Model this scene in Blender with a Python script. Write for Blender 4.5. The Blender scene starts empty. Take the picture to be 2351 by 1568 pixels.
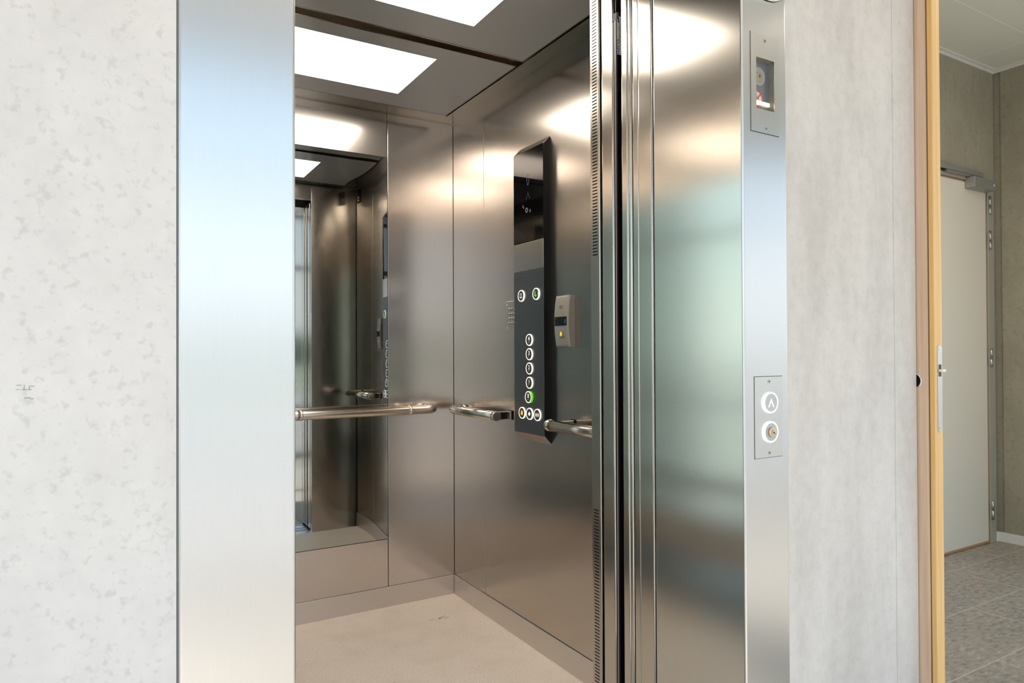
import bpy, bmesh, math, random
from mathutils import Vector, Matrix
random.seed(7)
S = bpy.context.scene
COL = S.collection
R = math.radians

# ------------------------------------------------------------------ materials
def mat(name):
    m = bpy.data.materials.new(name); m.use_nodes = True
    nt = m.node_tree
    b = nt.nodes.get('Principled BSDF')
    return m, nt, b
def N(nt, t, **k):
    n = nt.nodes.new(t)
    for a, v in k.items():
        if a.startswith('i_'):
            n.inputs[a[2:].replace('_', ' ')].default_value = v
        else: setattr(n, a, v)
    return n
def L(nt, a, b): nt.links.new(a, b)
def ramp(nt, fac, stops):
    r = nt.nodes.new('ShaderNodeValToRGB'); e = r.color_ramp.elements
    e[0].position, e[0].color = stops[0][0], (*stops[0][1], 1)
    e[1].position, e[1].color = stops[1][0], (*stops[1][1], 1)
    for p, c in stops[2:]:
        x = e.new(p); x.color = (*c, 1)
    L(nt, fac, r.inputs[0]); return r
def coords(nt, scale=(1,1,1), loc=(0,0,0)):
    g = nt.nodes.new('ShaderNodeNewGeometry')
    mp = nt.nodes.new('ShaderNodeMapping')
    mp.inputs['Scale'].default_value = scale; mp.inputs['Location'].default_value = loc
    L(nt, g.outputs['Position'], mp.inputs[0]); return mp.outputs[0]
def noise(nt, vec, scale, detail=4, rough=.55):
    n = nt.nodes.new('ShaderNodeTexNoise')
    n.inputs['Scale'].default_value = scale; n.inputs['Detail'].default_value = detail; n.inputs['Roughness'].default_value = rough
    L(nt, vec, n.inputs['Vector']); return n.outputs['Fac']
def mixc(nt, fac, a, b, blend='MIX'):
    m = nt.nodes.new('ShaderNodeMix'); m.data_type = 'RGBA'; m.blend_type = blend
    if isinstance(fac, (int, float)): m.inputs[0].default_value = fac
    else: L(nt, fac, m.inputs[0])
    for s, v in ((6, a), (7, b)):
        if isinstance(v, tuple): m.inputs[s].default_value = (*v, 1)
        else: L(nt, v, m.inputs[s])
    return m.outputs[2]
def simple(name, c, rough=.5, metal=0, spec=.5, emit=None, es=0, coat=0):
    m, nt, b = mat(name)
    b.inputs['Base Color'].default_value = (*c, 1); b.inputs['Roughness'].default_value = rough
    b.inputs['Metallic'].default_value = metal; b.inputs['Specular IOR Level'].default_value = spec
    if coat: b.inputs['Coat Weight'].default_value = coat; b.inputs['Coat Roughness'].default_value = .03
    if emit: b.inputs['Emission Color'].default_value = (*emit, 1); b.inputs['Emission Strength'].default_value = es
    return m
def steel(name, c, rough=.24, var=.06, aniso=.5, brush='z', smudge=.0, bump=.0):
    """brushed stainless steel: fine streaks along the brush direction"""
    m, nt, b = mat(name)
    sc = {'z': (900, 900, 9), 'y': (900, 9, 900), 'x': (9, 900, 900)}[brush]
    v = coords(nt, sc)
    n = noise(nt, v, 1, 2, .5)
    v2 = coords(nt, (1.3, 1.3, .9)); n2 = noise(nt, v2, 2.2, 3, .6)
    mr = N(nt, 'ShaderNodeMapRange'); mr.inputs['To Min'].default_value = rough - var; mr.inputs['To Max'].default_value = rough + var
    L(nt, n, mr.inputs[0])
    ad = N(nt, 'ShaderNodeMath', operation='MULTIPLY_ADD'); ad.inputs[1].default_value = smudge; L(nt, n2, ad.inputs[0]); L(nt, mr.outputs[0], ad.inputs[2])
    L(nt, ad.outputs[0], b.inputs['Roughness'])
    r = ramp(nt, n, [(.3, tuple(x*.985 for x in c)), (.7, tuple(min(1, x*1.012) for x in c))])
    L(nt, r.outputs[0], b.inputs['Base Color'])
    b.inputs['Metallic'].default_value = 1
    b.inputs['Anisotropic'].default_value = aniso
    if aniso:
        t = N(nt, 'ShaderNodeTangent', direction_type='RADIAL', axis='Z'); L(nt, t.outputs[0], b.inputs['Tangent'])
        b.inputs['Anisotropic Rotation'].default_value = 0.0 if brush == 'z' else .25
    return m
M = {}
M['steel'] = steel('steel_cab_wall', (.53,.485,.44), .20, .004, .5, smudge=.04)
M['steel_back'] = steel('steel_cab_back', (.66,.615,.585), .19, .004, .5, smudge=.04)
M['steel_frame'] = steel('steel_frame', (.70,.695,.69), .29, .012, .5)
M['steel_reveal'] = steel('steel_reveal', (.62,.60,.56), .20, .006, .6)
M['steel_door'] = steel('steel_door', (.58,.545,.495), .20, .006, .7)
M['steel_plate'] = steel('steel_plate', (.68,.67,.645), .28, .004, .5)
M['steel_skirt'] = steel('steel_skirt', (.70,.65,.61), .33, .01, .3, brush='x', smudge=.12)
M['steel_dark'] = steel('steel_dark', (.16,.165,.17), .33, .04, .3)
M['steel_top'] = steel('steel_trim', (.50,.45,.385), .22, .01, .2, brush='x')
M['rail'] = steel('steel_rail', (.62,.56,.50), .2, .04, .0)
M['rail_dark'] = simple('rail_cap', (.22,.20,.18), .35, 1)
M['chrome'] = simple('chrome', (.75,.74,.72), .15, 1)
M['satin'] = simple('satin_nickel', (.52,.51,.49), .3, 1)
M['mirror'] = simple('mirror_glass', (.47,.485,.475), .012, 1)
M['mirror_edge'] = simple('mirror_edge', (.02,.03,.035), .3)
M['black'] = simple('black_plastic', (.004,.004,.004), .45, 0, .2)
M['void'] = simple('dark_void', (.004,.004,.004), .9)
M['blackglass'] = simple('black_glass', (.002,.002,.002), .02, 0, .3)
M['white_gloss'] = simple('ceiling_panel_white', (.43,.42,.41), .12, 0, .5)
M['led'] = simple('led_diffuser', (.9,.9,.9), .5, 0, .2, (1,.89,.755), 8.4)
M['ring'] = simple('button_ring', (.8,.78,.74), .4, 0, .4, (1,.90,.80), .62)
M['glyph'] = simple('button_glyph', (.8,.78,.74), .4, 0, .4, (1,.93,.85), .5)
M['ring_green'] = simple('button_green', (.1,.5,.02), .4, 0, .4, (.12,.55,.02), .6)
M['glyph_green'] = simple('glyph_green', (.1,.6,.05), .4, 0, .4, (.1,.6,.04), .8)
M['glyph_yellow'] = simple('glyph_yellow', (.9,.6,.03), .4, 0, .4, (.9,.55,.02), .5)
M['cap'] = simple('button_cap', (.075,.07,.063), .4, .6)
M['ring_white'] = simple('call_ring', (.95,.95,.95), .4, 0, .4, (1,1,1), .95)
M['callcap'] = simple('call_cap', (.55,.55,.56), .4, .3)
M['brass'] = simple('key_cylinder', (.78,.62,.45), .25, 1)
M['intercom'] = simple('intercom_housing', (.30,.275,.24), .42, .35)
M['faint_blue'] = simple('display_blue', (.01,.02,.03), .3, 0, .3, (.03,.13,.22), .22)
M['faint_grey'] = simple('display_grey', (.05,.05,.05), .3, 0, .3, (.3,.3,.28), .12)
M['etch'] = simple('engraving', (.09,.09,.09), .6)
M['grey_rubber'] = simple('grey_seal', (.20,.21,.19), .7)
M['white_paint'] = simple('white_paint', (.72,.71,.67), .5)
M['door_white'] = simple('door_laminate', (.72,.67,.57), .38)
M['door_core'] = simple('door_edge_wood', (.42,.24,.11), .5)
M['frame_grey'] = simple('frame_paint', (.36,.34,.27), .45)
M['closer'] = simple('closer_grey', (.33,.33,.31), .4, .5)
M['closer_side'] = simple('closer_mark', (.75,.75,.73), .4)
M['ceil_tile'] = simple('ceiling_tile', (.70,.70,.63), .7)
M['plaster'] = simple('plaster_white', (.78,.77,.74), .8)
M['red'] = simple('sign_red', (.75,.10,.04), .5)
M['sign_white'] = simple('sign_white', (.85,.85,.85), .5)
M['label'] = simple('label_paper', (.68,.70,.60), .5)
M['label_blue'] = simple('label_blue', (.02,.05,.30), .5)
M['pink'] = simple('sensor_lens', (.30,.19,.17), .25)
M['alu'] = simple('aluminium_sill', (.70,.70,.70), .32, 1)
M['win_frame'] = simple('window_frame', (.30,.31,.30), .4)
M['lampglass'] = simple('lamp_glass', (.66,.74,.64), .2, 0, .5, (.8,1,.82), .12)
M['warmglare'] = simple('glare_strip', (.9,.8,.6), .4, 0, .3, (1,.75,.45), 1.6)
M['cable'] = simple('cable', (.25,.25,.22), .5)
M['hedge'] = simple('hedge_green', (.07,.12,.04), .9)

def glass_mat(name, tint, amount=.1):
    m = bpy.data.materials.new(name); m.use_nodes = True; nt = m.node_tree; nt.nodes.clear()
    o = N(nt, 'ShaderNodeOutputMaterial'); t = N(nt, 'ShaderNodeBsdfTransparent'); g = N(nt, 'ShaderNodeBsdfGlossy')
    t.inputs[0].default_value = (*tint, 1); g.inputs['Roughness'].default_value = .02
    f = N(nt, 'ShaderNodeFresnel'); ge = N(nt, 'ShaderNodeNewGeometry')
    io = N(nt, 'ShaderNodeMapRange'); io.inputs['To Min'].default_value = 1.45; io.inputs['To Max'].default_value = 1/1.45   # both faces of the pane reflect alike
    L(nt, ge.outputs['Backfacing'], io.inputs[0]); L(nt, io.outputs[0], f.inputs[0])
    mx = N(nt, 'ShaderNodeMixShader'); L(nt, f.outputs[0], mx.inputs[0]); L(nt, t.outputs[0], mx.inputs[1]); L(nt, g.outputs[0], mx.inputs[2])
    L(nt, mx.outputs[0], o.inputs[0]); return m
M['pane'] = glass_mat('window_glass', (.965,.97,.965))
M['pane_green'] = glass_mat('cab_glass', (.86,.93,.87)); M['pane_dark'] = glass_mat('cab_glass_dark', (.40,.47,.43))
M['cover'] = glass_mat('cover_glass', (.95,.96,.96))

def concrete(name, base, dark, patch, speck, rough=.75, vert=.35, speck_amt=.5, bump=.15):
    m, nt, b = mat(name)
    v = coords(nt, (1, 1, vert))
    n1 = noise(nt, v, 7, 6, .62)
    n2 = noise(nt, coords(nt), 34, 5, .6)
    n3 = noise(nt, coords(nt, (1,1,1), (3,1,7)), speck, 2, .5)
    c1 = ramp(nt, n1, [(.34, dark), (.62, base)])
    c2 = ramp(nt, n2, [(.30, patch), (.62, base)])
    c = mixc(nt, .5, c1.outputs[0], c2.outputs[0])
    s = ramp(nt, n3, [(.27, (1,1,1)), (.43, (0,0,0))])
    f = N(nt, 'ShaderNodeMath', operation='MULTIPLY'); f.inputs[1].default_value = speck_amt
    L(nt, s.outputs[0], f.inputs[0])
    c = mixc(nt, f.outputs[0], c, tuple(x*.72 for x in dark))
    L(nt, c, b.inputs['Base Color'])
    b.inputs['Roughness'].default_value = rough; b.inputs['Specular IOR Level'].default_value = .25
    bp = N(nt, 'ShaderNodeBump'); bp.inputs['Strength'].default_value = bump; bp.inputs['Distance'].default_value = .002
    L(nt, n2, bp.inputs['Height']); L(nt, bp.outputs[0], b.inputs['Normal'])
    return m
M['conc'] = concrete('concrete_pale', (.80,.768,.745), (.68,.65,.63), (.73,.70,.68), 92, vert=.6, speck_amt=.36)
M['conc_mottled'] = concrete('concrete_mottled', (.735,.695,.66), (.50,.47,.44), (.63,.595,.56), 95, vert=.33, speck_amt=.12)
M['conc_grey'] = concrete('concrete_grey', (.37,.34,.265), (.28,.255,.195), (.32,.295,.225), 40, vert=.5, speck_amt=.35)

def tile_floor():
    m, nt, b = mat('stone_tile')
    v = coords(nt, (1,1,1), (0, -.024, 0))
    br = nt.nodes.new('ShaderNodeTexBrick')
    L(nt, v, br.inputs['Vector'])
    br.inputs['Scale'].default_value = 1; br.inputs['Mortar Size'].default_value = .0022
    br.inputs['Brick Width'].default_value = .94; br.inputs['Row Height'].default_value = .313
    br.inputs['Mortar Smooth'].default_value = .2; br.inputs['Bias'].default_value = 0
    br.inputs['Color1'].default_value = (.95,.95,.95,1); br.inputs['Color2'].default_value = (1.05,1.05,1.05,1)
    br.inputs['Mortar'].default_value = (1,1,1,1)
    vv = coords(nt, (1,2.2,1)); n = noise(nt, vv, 26, 5, .65); n2 = noise(nt, coords(nt,(1,1,1),(5,2,0)), 4, 3)
    c = ramp(nt, n, [(.30, (.12,.10,.08)), (.45, (.31,.275,.23)), (.58, (.39,.35,.295)), (.72, (.62,.56,.48))])
    c2 = mixc(nt, .25, c.outputs[0], ramp(nt, n2, [(.3,(.25,.22,.18)),(.7,(.48,.42,.35))]).outputs[0])
    c3 = mixc(nt, br.outputs['Fac'], c2, (.60,.52,.42))
    L(nt, c3, b.inputs['Base Color']); b.inputs['Roughness'].default_value = .48
    return m
M['tile'] = tile_floor()
def cab_floor_mat():
    m, nt, b = mat('speckled_vinyl')
    n = noise(nt, coords(nt), 230, 3, .6); n2 = noise(nt, coords(nt), 6, 4, .6); n3 = noise(nt, coords(nt,(1,1,1),(2,3,1)), 140, 1, .5)
    c = ramp(nt, n, [(.28, (.46,.37,.29)), (.45, (.70,.595,.505)), (.60, (.77,.67,.58)), (.74, (.90,.83,.74))])
    c2 = mixc(nt, ramp(nt, n2, [(.34,(1,1,1)),(.55,(0,0,0))]).outputs[0], c.outputs[0], (.58,.47,.38))
    c2 = mixc(nt, .65, c2, c.outputs[0])
    c3 = mixc(nt, ramp(nt, n3, [(.22,(1,1,1)),(.27,(0,0,0))]).outputs[0], c2, (.12,.09,.07))
    # scuff mark near the back
    g = N(nt, 'ShaderNodeNewGeometry'); mp = N(nt, 'ShaderNodeMapping'); mp.vector_type = 'POINT'
    mp.inputs['Location'].default_value = (-1.235*18, -2.70*42, 0); mp.inputs['Scale'].default_value = (18, 42, 0)
    L(nt, g.outputs['Position'], mp.inputs[0])
    ln = N(nt, 'ShaderNodeVectorMath', operation='LENGTH'); L(nt, mp.outputs[0], ln.inputs[0])
    rr = ramp(nt, ln.outputs['Value'], [(.15,(1,1,1)),(1,(0,0,0))])
    nn = ramp(nt, noise(nt, coords(nt,(1,2.5,1)), 45, 3, .6), [(.48,(0,0,0)),(.6,(1,1,1))])
    mm = N(nt, 'ShaderNodeMath', operation='MULTIPLY'); L(nt, rr.outputs[0], mm.inputs[0]); L(nt, nn.outputs[0], mm.inputs[1])
    c4 = mixc(nt, mm.outputs[0], c3, (.16,.10,.065))
    L(nt, c4, b.inputs['Base Color']); b.inputs['Roughness'].default_value = .55
    return m
M['vinyl'] = cab_floor_mat()
def wood(name, light, dark, sc=(95,95,2.2)):
    m, nt, b = mat(name)
    n = noise(nt, coords(nt, sc), 1, 4, .6); n2 = noise(nt, coords(nt, (14,14,.7)), 1, 3, .5)
    c = ramp(nt, n, [(.33, dark), (.62, light)])
    c = mixc(nt, ramp(nt, n2, [(.35,(.4,.4,.4)),(.65,(0,0,0))]).outputs[0], c.outputs[0], dark)
    L(nt, c, b.inputs['Base Color']); b.inputs['Roughness'].default_value = .5
    return m
M['oak'] = wood('oak_veneer', (.80,.60,.44), (.64,.44,.30))
M['pine'] = wood('golden_lipping', (.88,.57,.245), (.74,.44,.15))
M['pine_dark'] = wood('lipping_side', (.66,.45,.17), (.52,.32,.09))
M['wood_groove'] = simple('wood_groove', (.12,.07,.035), .7)
def ground_mat():
    m, nt, b = mat('lawn_and_paving')
    g = N(nt, 'ShaderNodeNewGeometry'); sp = N(nt, 'ShaderNodeSeparateXYZ'); L(nt, g.outputs['Position'], sp.inputs[0])
    lt = N(nt, 'ShaderNodeMath', operation='LESS_THAN'); lt.inputs[1].default_value = -16.0; L(nt, sp.outputs[1], lt.inputs[0])
    n = noise(nt, coords(nt), 3, 5)
    gr = ramp(nt, n, [(.3,(.15,.18,.10)),(.7,(.26,.29,.19))]); pv = ramp(nt, n, [(.3,(.30,.275,.25)),(.7,(.37,.34,.31))])
    L(nt, mixc(nt, lt.outputs[0], pv.outputs[0], gr.outputs[0]), b.inputs['Base Color']); b.inputs['Roughness'].default_value = .9
    return m
M['ground'] = ground_mat()
def ceil_grid():
    m, nt, b = mat('ceiling_tile_grid')
    v = coords(nt, (1,1,1), (-.301, -.2716, 0))
    br = nt.nodes.new('ShaderNodeTexBrick'); br.offset = 0; L(nt, v, br.inputs['Vector'])
    br.inputs['Scale'].default_value = 1; br.inputs['Mortar Size'].default_value = .004
    br.inputs['Brick Width'].default_value = 1.0; br.inputs['Row Height'].default_value = .4884; br.inputs['Mortar Smooth'].default_value = .1
    c = mixc(nt, br.outputs['Fac'], (.70,.70,.62), (.80,.80,.73)); L(nt, c, b.inputs['Base Color']); b.inputs['Roughness'].default_value = .7
    return m
M['ceil_grid'] = ceil_grid()

# ------------------------------------------------------------------ geometry helpers
def box(bm, x0, x1, y0, y1, z0, z1, bev=0, seg=2, mi=0):
    b2 = bmesh.new()
    bmesh.ops.create_cube(b2, size=1)
    for v in b2.verts:
        v.co = Vector(((x0+x1)/2 + v.co.x*abs(x1-x0), (y0+y1)/2 + v.co.y*abs(y1-y0), (z0+z1)/2 + v.co.z*abs(z1-z0)))
    if bev: bmesh.ops.bevel(b2, geom=b2.edges[:], offset=bev, segments=seg, profile=.5, affect='EDGES')
    merge(bm, b2, mi); return bm
def merge(bm, b2, mi=0, mtx=None):
    if mtx is not None: bmesh.ops.transform(b2, matrix=mtx, verts=b2.verts)
    vm = {v: bm.verts.new(v.co) for v in b2.verts}
    for f in b2.faces:
        try:
            nf = bm.faces.new([vm[v] for v in f.verts]); nf.material_index = mi; nf.smooth = f.smooth
        except ValueError: pass
    b2.free()
def cyl(bm, c, axis, r, h, seg=40, r2=None, bev=0, mi=0, smooth=True):
    """cylinder starting at c, running h along axis"""
    b2 = bmesh.new()
    bmesh.ops.create_cone(b2, cap_ends=True, segments=seg, radius1=r, radius2=r if r2 is None else r2, depth=h)
    if bev:
        ed = [e for e in b2.edges if e.verts[0].co.z > h/2-1e-6 and e.verts[1].co.z > h/2-1e-6]
        bmesh.ops.bevel(b2, geom=ed, offset=bev, segments=3, profile=.5, affect='EDGES')
    for f in b2.faces: f.smooth = smooth and abs(f.normal.z) < .99
    q = Vector(axis).normalized().to_track_quat('Z', 'Y').to_matrix().to_4x4()
    mt = Matrix.Translation(Vector(c)) @ q @ Matrix.Translation((0,0,h/2))
    merge(bm, b2, mi, mt); return bm
def annulus(bm, c, axis, ro, ri, h, seg=48, mi=0, mi_side=None, bev=.0008):
    """ring with outer/inner radius, height h along axis"""
    prof = [(ro, 0), (ro, h-bev), (ro-bev, h), (ri+bev, h), (ri, h-bev), (ri, 0)]
    b2 = bmesh.new(); rows = []
    for k in range(seg):
        a = 2*math.pi*k/seg
        rows.append([b2.verts.new((r*math.cos(a), r*math.sin(a), z)) for r, z in prof])
    fs = []
    for k in range(seg):
        A, B = rows[k], rows[(k+1) % seg]
        for j in range(len(prof)-1):
            f = b2.faces.new((A[j], B[j], B[j+1], A[j+1])); f.smooth = j != 2; f.material_index = (mi_side if (j == 0 and mi_side is not None) else mi); fs.append(f)
    q = Vector(axis).normalized().to_track_quat('Z', 'Y').to_matrix().to_4x4()
    mt = Matrix.Translation(Vector(c)) @ q
    bmesh.ops.transform(b2, matrix=mt, verts=b2.verts)
    vm = {v: bm.verts.new(v.co) for v in b2.verts}
    for f in b2.faces:
        nf = bm.faces.new([vm[v] for v in f.verts]); nf.material_index = f.material_index; nf.smooth = f.smooth
    b2.free(); return bm
def poly(bm, pts, mtx, h, mi=0):
    """extruded 2-D outline: pts in the plane of mtx, thickness h along its z"""
    b2 = bmesh.new()
    lo = [b2.verts.new((x, y, 0)) for x, y in pts]; hi = [b2.verts.new((x, y, h)) for x, y in pts]
    b2.faces.new(hi); b2.faces.new(lo[::-1])
    n = len(pts)
    for i in range(n): b2.faces.new((lo[i], lo[(i+1) % n], hi[(i+1) % n], hi[i]))
    bmesh.ops.recalc_face_normals(b2, faces=b2.faces)
    merge(bm, b2, mi, mtx); return bm
def sweep(bm, path, r, seg=28, mi=0, caps=True):
    """round tube along a 3-D path"""
    P = [Vector(p) for p in path]; rings = []
    up = Vector((0,0,1))
    for i, p in enumerate(P):
        t = (P[min(i+1, len(P)-1)] - P[max(i-1, 0)]).normalized()
        s = t.cross(up)
        s = s.normalized() if s.length > 1e-4 else Vector((1,0,0))
        u = s.cross(t)
        rings.append([bm.verts.new(p + s*math.cos(2*math.pi*k/seg)*r + u*math.sin(2*math.pi*k/seg)*r) for k in range(seg)])
    for a, b in zip(rings, rings[1:]):
        for k in range(seg):
            f = bm.faces.new((a[k], a[(k+1) % seg], b[(k+1) % seg], b[k])); f.smooth = True; f.material_index = mi
    if caps:
        for rg in (rings[0], rings[-1][::-1]):
            f = bm.faces.new(rg); f.material_index = mi
    return bm
def arc(c, r, a0, a1, n=10):
    return [(c[0]+r*math.cos(R(a0+(a1-a0)*i/n)), c[1]+r*math.sin(R(a0+(a1-a0)*i/n))) for i in range(n+1)]
def frame_mtx(o, x, y):
    x, y = Vector(x), Vector(y); z = x.cross(y)
    m = Matrix((x, y, z)).transposed().to_4x4(); m.translation = Vector(o); return m
def text_bm(bm, s, size, mtx, h=.0003, mi=0, shear=0, bold=0, sx=1):
    cu = bpy.data.curves.new('t', 'FONT'); cu.body = s; cu.size = size; cu.align_x = 'CENTER'; cu.align_y = 'CENTER'
    cu.extrude = h; cu.shear = shear; cu.offset = bold; cu.resolution_u = 4
    o = bpy.data.objects.new('t', cu); COL.objects.link(o)
    dg = bpy.context.evaluated_depsgraph_get(); me = bpy.data.meshes.new_from_object(o.evaluated_get(dg))
    bpy.data.objects.remove(o); bpy.data.curves.remove(cu)
    b2 = bmesh.new(); b2.from_mesh(me); bpy.data.meshes.remove(me)
    merge(bm, b2, mi, mtx @ Matrix.Diagonal((sx,1,1,1))); return bm

WL = {}     # world location of every built object
def obj(name, bm, mats, parent=None, label=None, kind=None):
    if not isinstance(mats, (list, tuple)): mats = [mats]
    off = WL.get(parent.name, Vector()) if parent else Vector()
    bmesh.ops.translate(bm, vec=-off, verts=bm.verts)
    bmesh.ops.recalc_face_normals(bm, faces=bm.faces)
    me = bpy.data.meshes.new(name); bm.to_mesh(me); bm.free()
    for m in mats: me.materials.append(M[m] if isinstance(m, str) else m)
    o = bpy.data.objects.new(name, me); COL.objects.link(o)
    if parent: o.parent = parent
    WL[o.name] = off.copy()
    if label: o['label'] = label
    if kind: o['kind'] = kind
    return o
def thing(name, label, cat, loc, group=None):
    o = bpy.data.objects.new(name, None); COL.objects.link(o); o.location = loc; o.empty_display_size = .05
    o['label'] = label; o['category'] = cat
    if group: o['group'] = group
    WL[o.name] = Vector(loc); return o
def tag(o, label, cat, group=None):
    o['label'] = label; o['category'] = cat
    if group: o['group'] = group
    return o
def bobj(name, dims, m, parent=None, bev=0, label=None, kind=None, seg=2):
    bm = bmesh.new(); box(bm, *dims, bev=bev, seg=seg); return obj(name, bm, m, parent, label, kind)
def struct(name, bm, m, parent=None, label=None):
    return obj(name, bm, m, parent, label, None if parent else 'structure')

# ------------------------------------------------------------------ key dimensions (metres)
XR, YB = 1.4215, 2.946      # cab right wall, back wall
XL = .10                    # cab left wall
YI, YO = 1.4855, 1.446      # cab front return, inner and outer face
X0, X1 = .227, 1.127        # door opening
YF = .971                   # face of the steel frame
YC = .974                   # face of the concrete
ZT = 2.2135                 # cab wall top
HO = 2.105                  # opening height

# ------------------------------------------------------------------ landing walls, floor, ceilings
bm = bmesh.new()
box(bm, -2.6, .0785, YC, 1.236, 0, 2.8); box(bm, 1.2662, 1.7600, YC, 1.236, 0, 2.8, mi=1); box(bm, .0785, 1.2662, YC, 1.236, 2.26, 2.8)
wf = struct('wall_front', bm, ['conc', 'conc_mottled'], label='pale concrete wall around the steel elevator frame')
bm = bmesh.new(); box(bm, 1.666, 1.7595, YC-.0012, YC, 0, 2.79, bev=.0005, seg=1)
struct('plaster_strip', bm, 'conc_mottled', wf)
bm = bmesh.new()
for x, z, w, h in ((-.086,1.1035,.005,.0012),(-.081,1.101,.0012,.006),(-.076,1.1005,.0012,.005),(-.0785,1.098,.009,.001),(-.087,1.0985,.004,.001),(-.073,1.102,.004,.0016),(-.078,1.0885,.006,.0022),(-.0735,1.0875,.003,.0016)):
    box(bm, x-w/2, x+w/2, YC-.0003, YC, z-h/2, z+h/2)
struct('scuff', bm, simple('scuff_grey', (.50,.49,.44), .8), wf)
bm = bmesh.new()
box(bm, 1.62, 1.76, 1.236, 2.066, 0, 2.8); box(bm, 1.62, 1.76, 2.066, 3.2, 0, 2.8); box(bm, -.2, -.06, 1.236, 1.36, 0, 2.8); box(bm, -.2, -.06, 3.0, 3.2, 0, 2.8); box(bm, -.2, -.06, 1.36, 3.0, 0, .03); box(bm, -.2, -.06, 1.36, 3.0, 2.05, 2.8); box(bm, -.06, 1.62, 3.06, 3.2, 0, 2.8)
struct('wall_shaft', bm, 'void', label='dark elevator shaft wall')
bm = bmesh.new(); box(bm, -.06, 1.62, 1.236, 3.06, 2.70, 2.8); struct('ceiling_shaft', bm, 'void', label='dark top of the elevator shaft')
bm = bmesh.new(); box(bm, -2.6, 4.75, -1.75, 1.236, -.2, 0); box(bm, 1.62, 4.75, 1.236, 2.2, -.2, 0)
struct('floor', bm, 'tile', label='grey brown stone look floor tiles with pale joints')
bm = bmesh.new(); box(bm, -.06, 1.62, 1.236, 3.06, -.25, -.12); struct('floor_shaft', bm, 'void', label='dark elevator pit under the cab')
bm = bmesh.new(); box(bm, -2.6, 1.80, -1.75, .974, 2.8, 2.9); struct('ceiling', bm, 'plaster', label='white ceiling of the elevator landing')
bm = bmesh.new(); box(bm, 1.80, 4.75, -1.75, 2.2, 2.815, 2.9); struct('ceiling_room', bm, 'ceil_grid', label='off white tiled ceiling of the room behind the wooden door')
bm = bmesh.new(); box(bm, -2.75, -2.6, -1.75, -1.45, 0, 2.8); box(bm, -2.75, -2.6, .75, 1.236, 0, 2.8); box(bm, -2.75, -2.6, -1.45, .75, 2.6, 2.8); box(bm, -2.75, -2.6, -1.45, .75, 0, .03); struct('wall_left', bm, 'plaster', label='white wall on the left of the landing')
# partition between landing and the side room, with the doorway next to the concrete
bm = bmesh.new(); box(bm, 1.762, 1.85, -1.6, .02, 0, 2.8); box(bm, 1.762, 1.85, .02, .974, 2.16, 2.8); box(bm, 1.802, 1.85, .978, 2.066, 0, 2.8)
struct('wall_right', bm, 'plaster', label='white partition wall holding the sliding door')
# side room
bm = bmesh.new(); box(bm, 1.85, 3.36, 2.070, 2.2, 0, 2.815); box(bm, 4.553, 4.59, 2.070, 2.2, 0, 2.815); box(bm, 3.36, 4.553, 2.070, 2.2, 2.135, 2.815)
struct('wall_back_room', bm, 'conc_grey', label='grey concrete wall above the white door')
bm = bmesh.new(); box(bm, 4.59, 4.75, -1.75, -1.45, 0, 2.815); box(bm, 4.59, 4.75, 1.2, 2.030, 0, 2.815); box(bm, 4.59, 4.75, -1.45, 1.2, 2.66, 2.815); box(bm, 4.59, 4.75, -1.45, 1.2, 0, .03); box(bm, 4.60, 4.75, 2.030, 2.2, 0, 2.815)
struct('wall_side_room', bm, 'conc_grey', label='grey concrete wall at the far right')
bm = bmesh.new(); box(bm, 4.576, 4.59, -1.6, 2.070, 0, .056, bev=.002); struct('baseboard_side', bm, 'white_paint', label='white baseboard along the far right concrete wall')
bm = bmesh.new(); box(bm, 4.556, 4.576, 2.056, 2.070, 0, .056, bev=.002); struct('baseboard_back', bm, 'white_paint', label='short white baseboard beside the white door')
bm = bmesh.new(); box(bm, 1.85, 4.59, 2.046, 2.070, 2.808, 2.815); box(bm, 4.566, 4.59, -1.6, 2.046, 2.808, 2.815); box(bm,1.85,4.59,2.066,2.070,2.795,2.808); box(bm,4.586,4.59,-1.6,2.066,2.795,2.808)
struct('trim_1', bm, 'white_paint', label='white angle trim where the tiled ceiling meets the concrete')

# ------------------------------------------------------------------ facade with windows, the ground outside
bm = bmesh.new()
box(bm, -2.6, -2.3, -1.75, -1.6, 0, 2.815); box(bm, 1.70, 1.92, -1.75, -1.6, 0, 2.815); box(bm, 4.45, 4.59, -1.75, -1.6, 0, 2.815)
box(bm, -2.3, 1.70, -1.75, -1.6, 2.66, 2.815); box(bm, 1.92, 4.45, -1.75, -1.6, 2.66, 2.815)
struct('wall_facade', bm, 'plaster', label='white wall around the big windows')
def window(name, xa, xb, nx, label):
    bm = bmesh.new()
    box(bm, xa, xb, -1.71, -1.65, 0, .07); box(bm, xa, xb, -1.71, -1.65, 2.59, 2.66)
    box(bm, xa, xa+.05, -1.71, -1.65, .07, 2.59); box(bm, xb-.05, xb, -1.71, -1.65, .07, 2.59)
    for i in range(1, nx):
        x = xa + (xb-xa)*i/nx; box(bm, x-.03, x+.03, -1.71, -1.65, .07, 2.59)
    for z in (.55, 2.05): box(bm, xa+.05, xb-.05, -1.705, -1.655, z-.025, z+.025)
    w = struct(name, bm, 'win_frame', label=label)
    for i in range(nx):
        bobj('glass_pane', (xa+.02+(xb-xa-.04)*i/nx, xa+.02+(xb-xa-.04)*(i+1)/nx, -1.683, -1.679, .03, 2.62), 'pane', w)
window('window_1', -2.3, 1.70, 3, 'tall landing window with grey frame')
window('window_2', 1.92, 4.45, 2, 'tall window of the side room with grey frame')
bm = bmesh.new()
box(bm, -2.70, -2.64, -1.45, .75, .03, .09); box(bm, -2.70, -2.64, -1.45, .75, 2.53, 2.6)
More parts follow.
